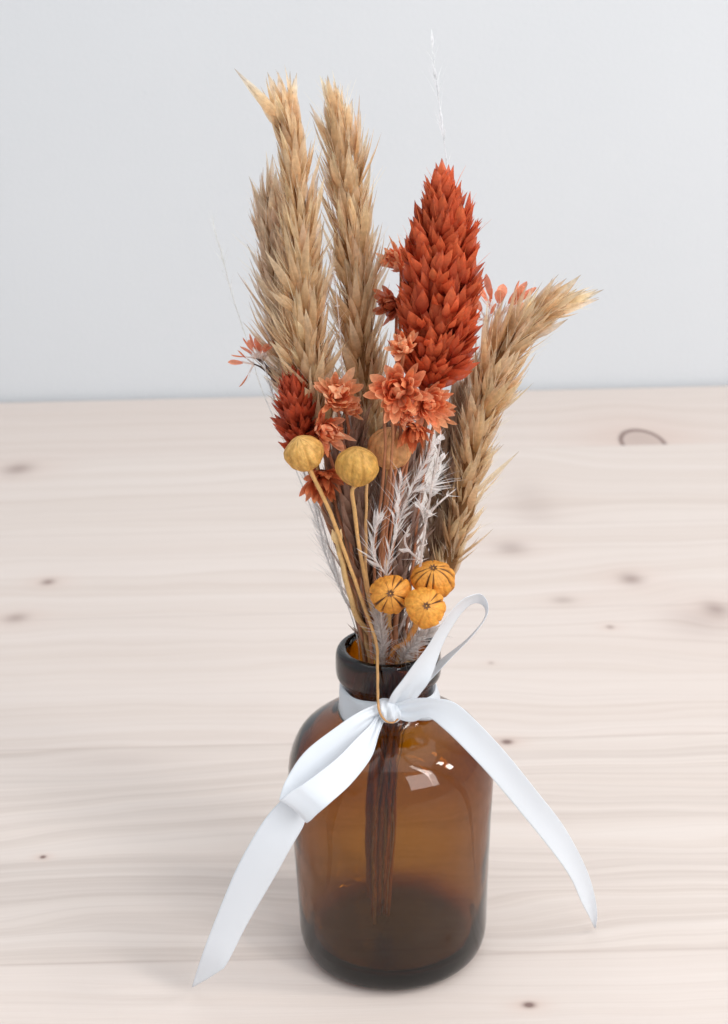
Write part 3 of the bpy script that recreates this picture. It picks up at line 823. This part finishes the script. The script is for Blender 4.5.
strip('bow_loop', [(386, 706, -.0175, 404, 717, -.0165), (392, 694, -.0200, 420, 694, -.0160), (403, 680, -.0205, 429, 681, -.0160), (414, 664, -.0210, 436, 664, -.0155),
                   (428, 645, -.0210, 443, 645, -.0150), (442, 624, -.0205, 451, 628, -.0142), (459, 603, -.0190, 462, 612, -.0130),
                   (471, 595, -.0170, 473, 604, -.0110), (481, 594, -.0140, 482, 605, -.0080), (487, 603, -.0110, 486, 612, -.0055), (486, 616, -.0095, 482, 622, -.0040),
                   (472, 637, -.0095, 465, 640, -.0040), (448, 661, -.0100, 439, 661, -.0050), (426, 684, -.0120, 418, 681, -.0085), (404, 706, -.0150, 398, 704, -.0135)],
      nlen=110, crown=.0003, seed=3, both=True)
strip('bow_loop', [(379, 703, -.0178, 384, 718, -.0172), (357, 713, -.0205, 370, 728, -.0200), (336, 727, -.0230, 350, 752, -.0230), (305, 752, -.0270, 326, 782, -.0265),
                   (286, 780, -.0300, 310, 808, -.0300), (279.5, 798, -.0325, 306, 821, -.0330), (281, 799, -.0345, 309, 822, -.0355), (292, 790.5, -.0350, 318, 813.5, -.0360), (305, 783, -.0348, 330, 803, -.0355), (336, 759, -.0310, 352, 783, -.0320),
                   (356, 739, -.0265, 371, 758, -.0285), (369, 726, -.0225, 378.5, 735, -.0240), (378, 714, -.0185, 384, 720, -.0190)],
      nlen=110, crown=.0005, seed=4, both=True)
strip('ribbon_tail', [(380, 710, -.0172, 386, 720, -.0170), (350, 733, -.0215, 358, 752, -.0210), (312, 764, -.0262, 327, 790, -.0258), (284, 797, -.0290, 308, 816, -.0288),
                      (267, 816, -.0298, 302, 829, -.0298), (250, 843, -.0305, 290, 849, -.0305), (233, 876, -.0300, 274, 878, -.0300), (213, 925, -.0280, 248, 923, -.0280),
                      (201, 958, -.0260, 231, 956, -.0262), (191.5, 988, None, 224, 968, -.0258)], nlen=80, crown=.0003, seed=5)
strip('ribbon_tail', [(392, 705, -.0175, 392, 717, -.0180), (410, 699, -.0205, 411, 722, -.0205), (433, 698, -.0240, 428, 718, -.0235), (455, 703, -.0255, 444, 729, -.0255),
                      (479, 724, -.0265, 461, 745, -.0262), (507, 754, -.0255, 490, 776, -.0255), (536, 790, -.0225, 521, 813, -.0225), (563, 825, -.0180, 551, 850, -.0180),
                      (582, 859, -.0130, 570, 877, -.0130), (592, 885, -.0080, 582, 903, -.0080), (597, 912, -.0030, 590, 918, -.0030), (595.5, 929, None, 594, 927, None)],
      nlen=80, crown=.0004, seed=6)
# knot: a short length of ribbon wrapped over the crossing, gathered into folds
mb = MB(); kc = at(389, 711, -.0168); kr = mpp(kc); nu, nv = 72, 36; rows = []
for j in range(nv + 1):
    th = math.pi * j / nv; row = []
    for i in range(nu):
        ph = 2 * math.pi * i / nu
        x = math.copysign(abs(math.sin(th) * math.cos(ph)) ** .8, math.cos(ph)); y = math.copysign(abs(math.sin(th) * math.sin(ph)) ** .9, math.sin(ph)); z = math.cos(th)
        fold = 1 + .13 * math.sin(x * 9 + z * 2.2) + .07 * math.sin(x * 17 - z * 3)
        k = mb.add(kc + RT * x * 13.5 * kr + UP * (z * 12.0 - x * 2.5) * kr * (1 - .1 * x) - fwd * (-y) * .0036 * fold); mb.uv[k] = ((x + 1) / 2, (z + 1) / 2 * .3)
        row.append(k)
    rows.append(row)
for a, b in zip(rows, rows[1:]):
    for i in range(nu): mb.f.append((a[i], a[(i + 1) % nu], b[(i + 1) % nu], b[i]))
mb.build('knot', M_SATIN, rib)

# ------------------------------------------------------------------ setting
Yw = atz(100, 400).y
mb = MB()
x0, x1, y0, y1, th = -1.1, 1.1, -.55, Yw, .03
vs = [mb.add(p) for p in ((x0, y0, 0), (x1, y0, 0), (x1, y1, 0), (x0, y1, 0), (x0, y0, -th), (x1, y0, -th), (x1, y1, -th), (x0, y1, -th))]
mb.f = [(0, 1, 2, 3), (7, 6, 5, 4), (0, 4, 5, 1), (1, 5, 6, 2), (2, 6, 7, 3), (3, 7, 4, 0)]
o = mb.build('table_top', wood(), smooth=False)
md = o.modifiers.new('bev', 'BEVEL'); md.width = .0015; md.segments = 3
o['kind'] = 'structure'; o['label'] = 'pale whitewashed pine table top with small knots'
mb = MB()
Y2 = Yw + .004
vs = [mb.add(p) for p in ((-2.2, Y2, -.8), (2.2, Y2, -.8), (2.2, Y2, 1.8), (-2.2, Y2, 1.8), (-2.2, Y2 + .1, -.8), (2.2, Y2 + .1, -.8), (2.2, Y2 + .1, 1.8), (-2.2, Y2 + .1, 1.8))]
mb.f = [(0, 1, 2, 3), (7, 6, 5, 4), (0, 4, 5, 1), (1, 5, 6, 2), (2, 6, 7, 3), (3, 7, 4, 0)]
o = mb.build('wall', wallmat(), smooth=False)
o['kind'] = 'structure'; o['label'] = 'plain light grey painted wall behind the table'

# ------------------------------------------------------------------ light
w = bpy.data.worlds.new('World'); S.world = w; w.use_nodes = True
bg = w.node_tree.nodes['Background']; bg.inputs[0].default_value = (.88, .94, 1.0, 1); bg.inputs[1].default_value = .76


def area(name, loc, target, sx, sy, power, col):
    l = bpy.data.lights.new(name, 'AREA'); l.shape = 'RECTANGLE'; l.size = sx; l.size_y = sy; l.energy = power; l.color = col
    o = bpy.data.objects.new(name, l); C.objects.link(o); o.location = loc
    o.rotation_euler = (V(target) - V(loc)).to_track_quat('-Z', 'Y').to_euler()


area('front_fill_light', (.85, -1.3, .95), (0, .3, .1), .8, .9, 10.5, (.97, .985, 1.0))  # added fill lamp, brightens the sides facing the camera
# added soft overhead fill lamp, and a window with panes to the front right
area('overhead_fill_light', (0, -.1, 1.7), (0, .15, 0), 2.2, 1.6, 8.5, (.97, .985, 1.0))
for k, (dx, dz) in enumerate([(0, 0), (.42, 0), (0, .52), (.42, .52)]):
    area('window_light', (.70 + dx * .9, -.60 + dx * .9, .70 + dz), (0, .05, .08), .15, .85 if dx == 0 else .25, 2.6, (1.0, .985, .96))

S.view_settings.view_transform = 'Standard'; S.view_settings.look = 'None'; S.view_settings.gamma = 1; S.view_settings.exposure = 0
cy = S.cycles
cy.max_bounces = 24; cy.transmission_bounces = 20; cy.transparent_max_bounces = 20; cy.glossy_bounces = 8; cy.diffuse_bounces = 5
cy.use_denoising = True
cy.caustics_refractive = True; cy.caustics_reflective = True; cy.blur_glossy = .3; cy.sample_clamp_indirect = 6
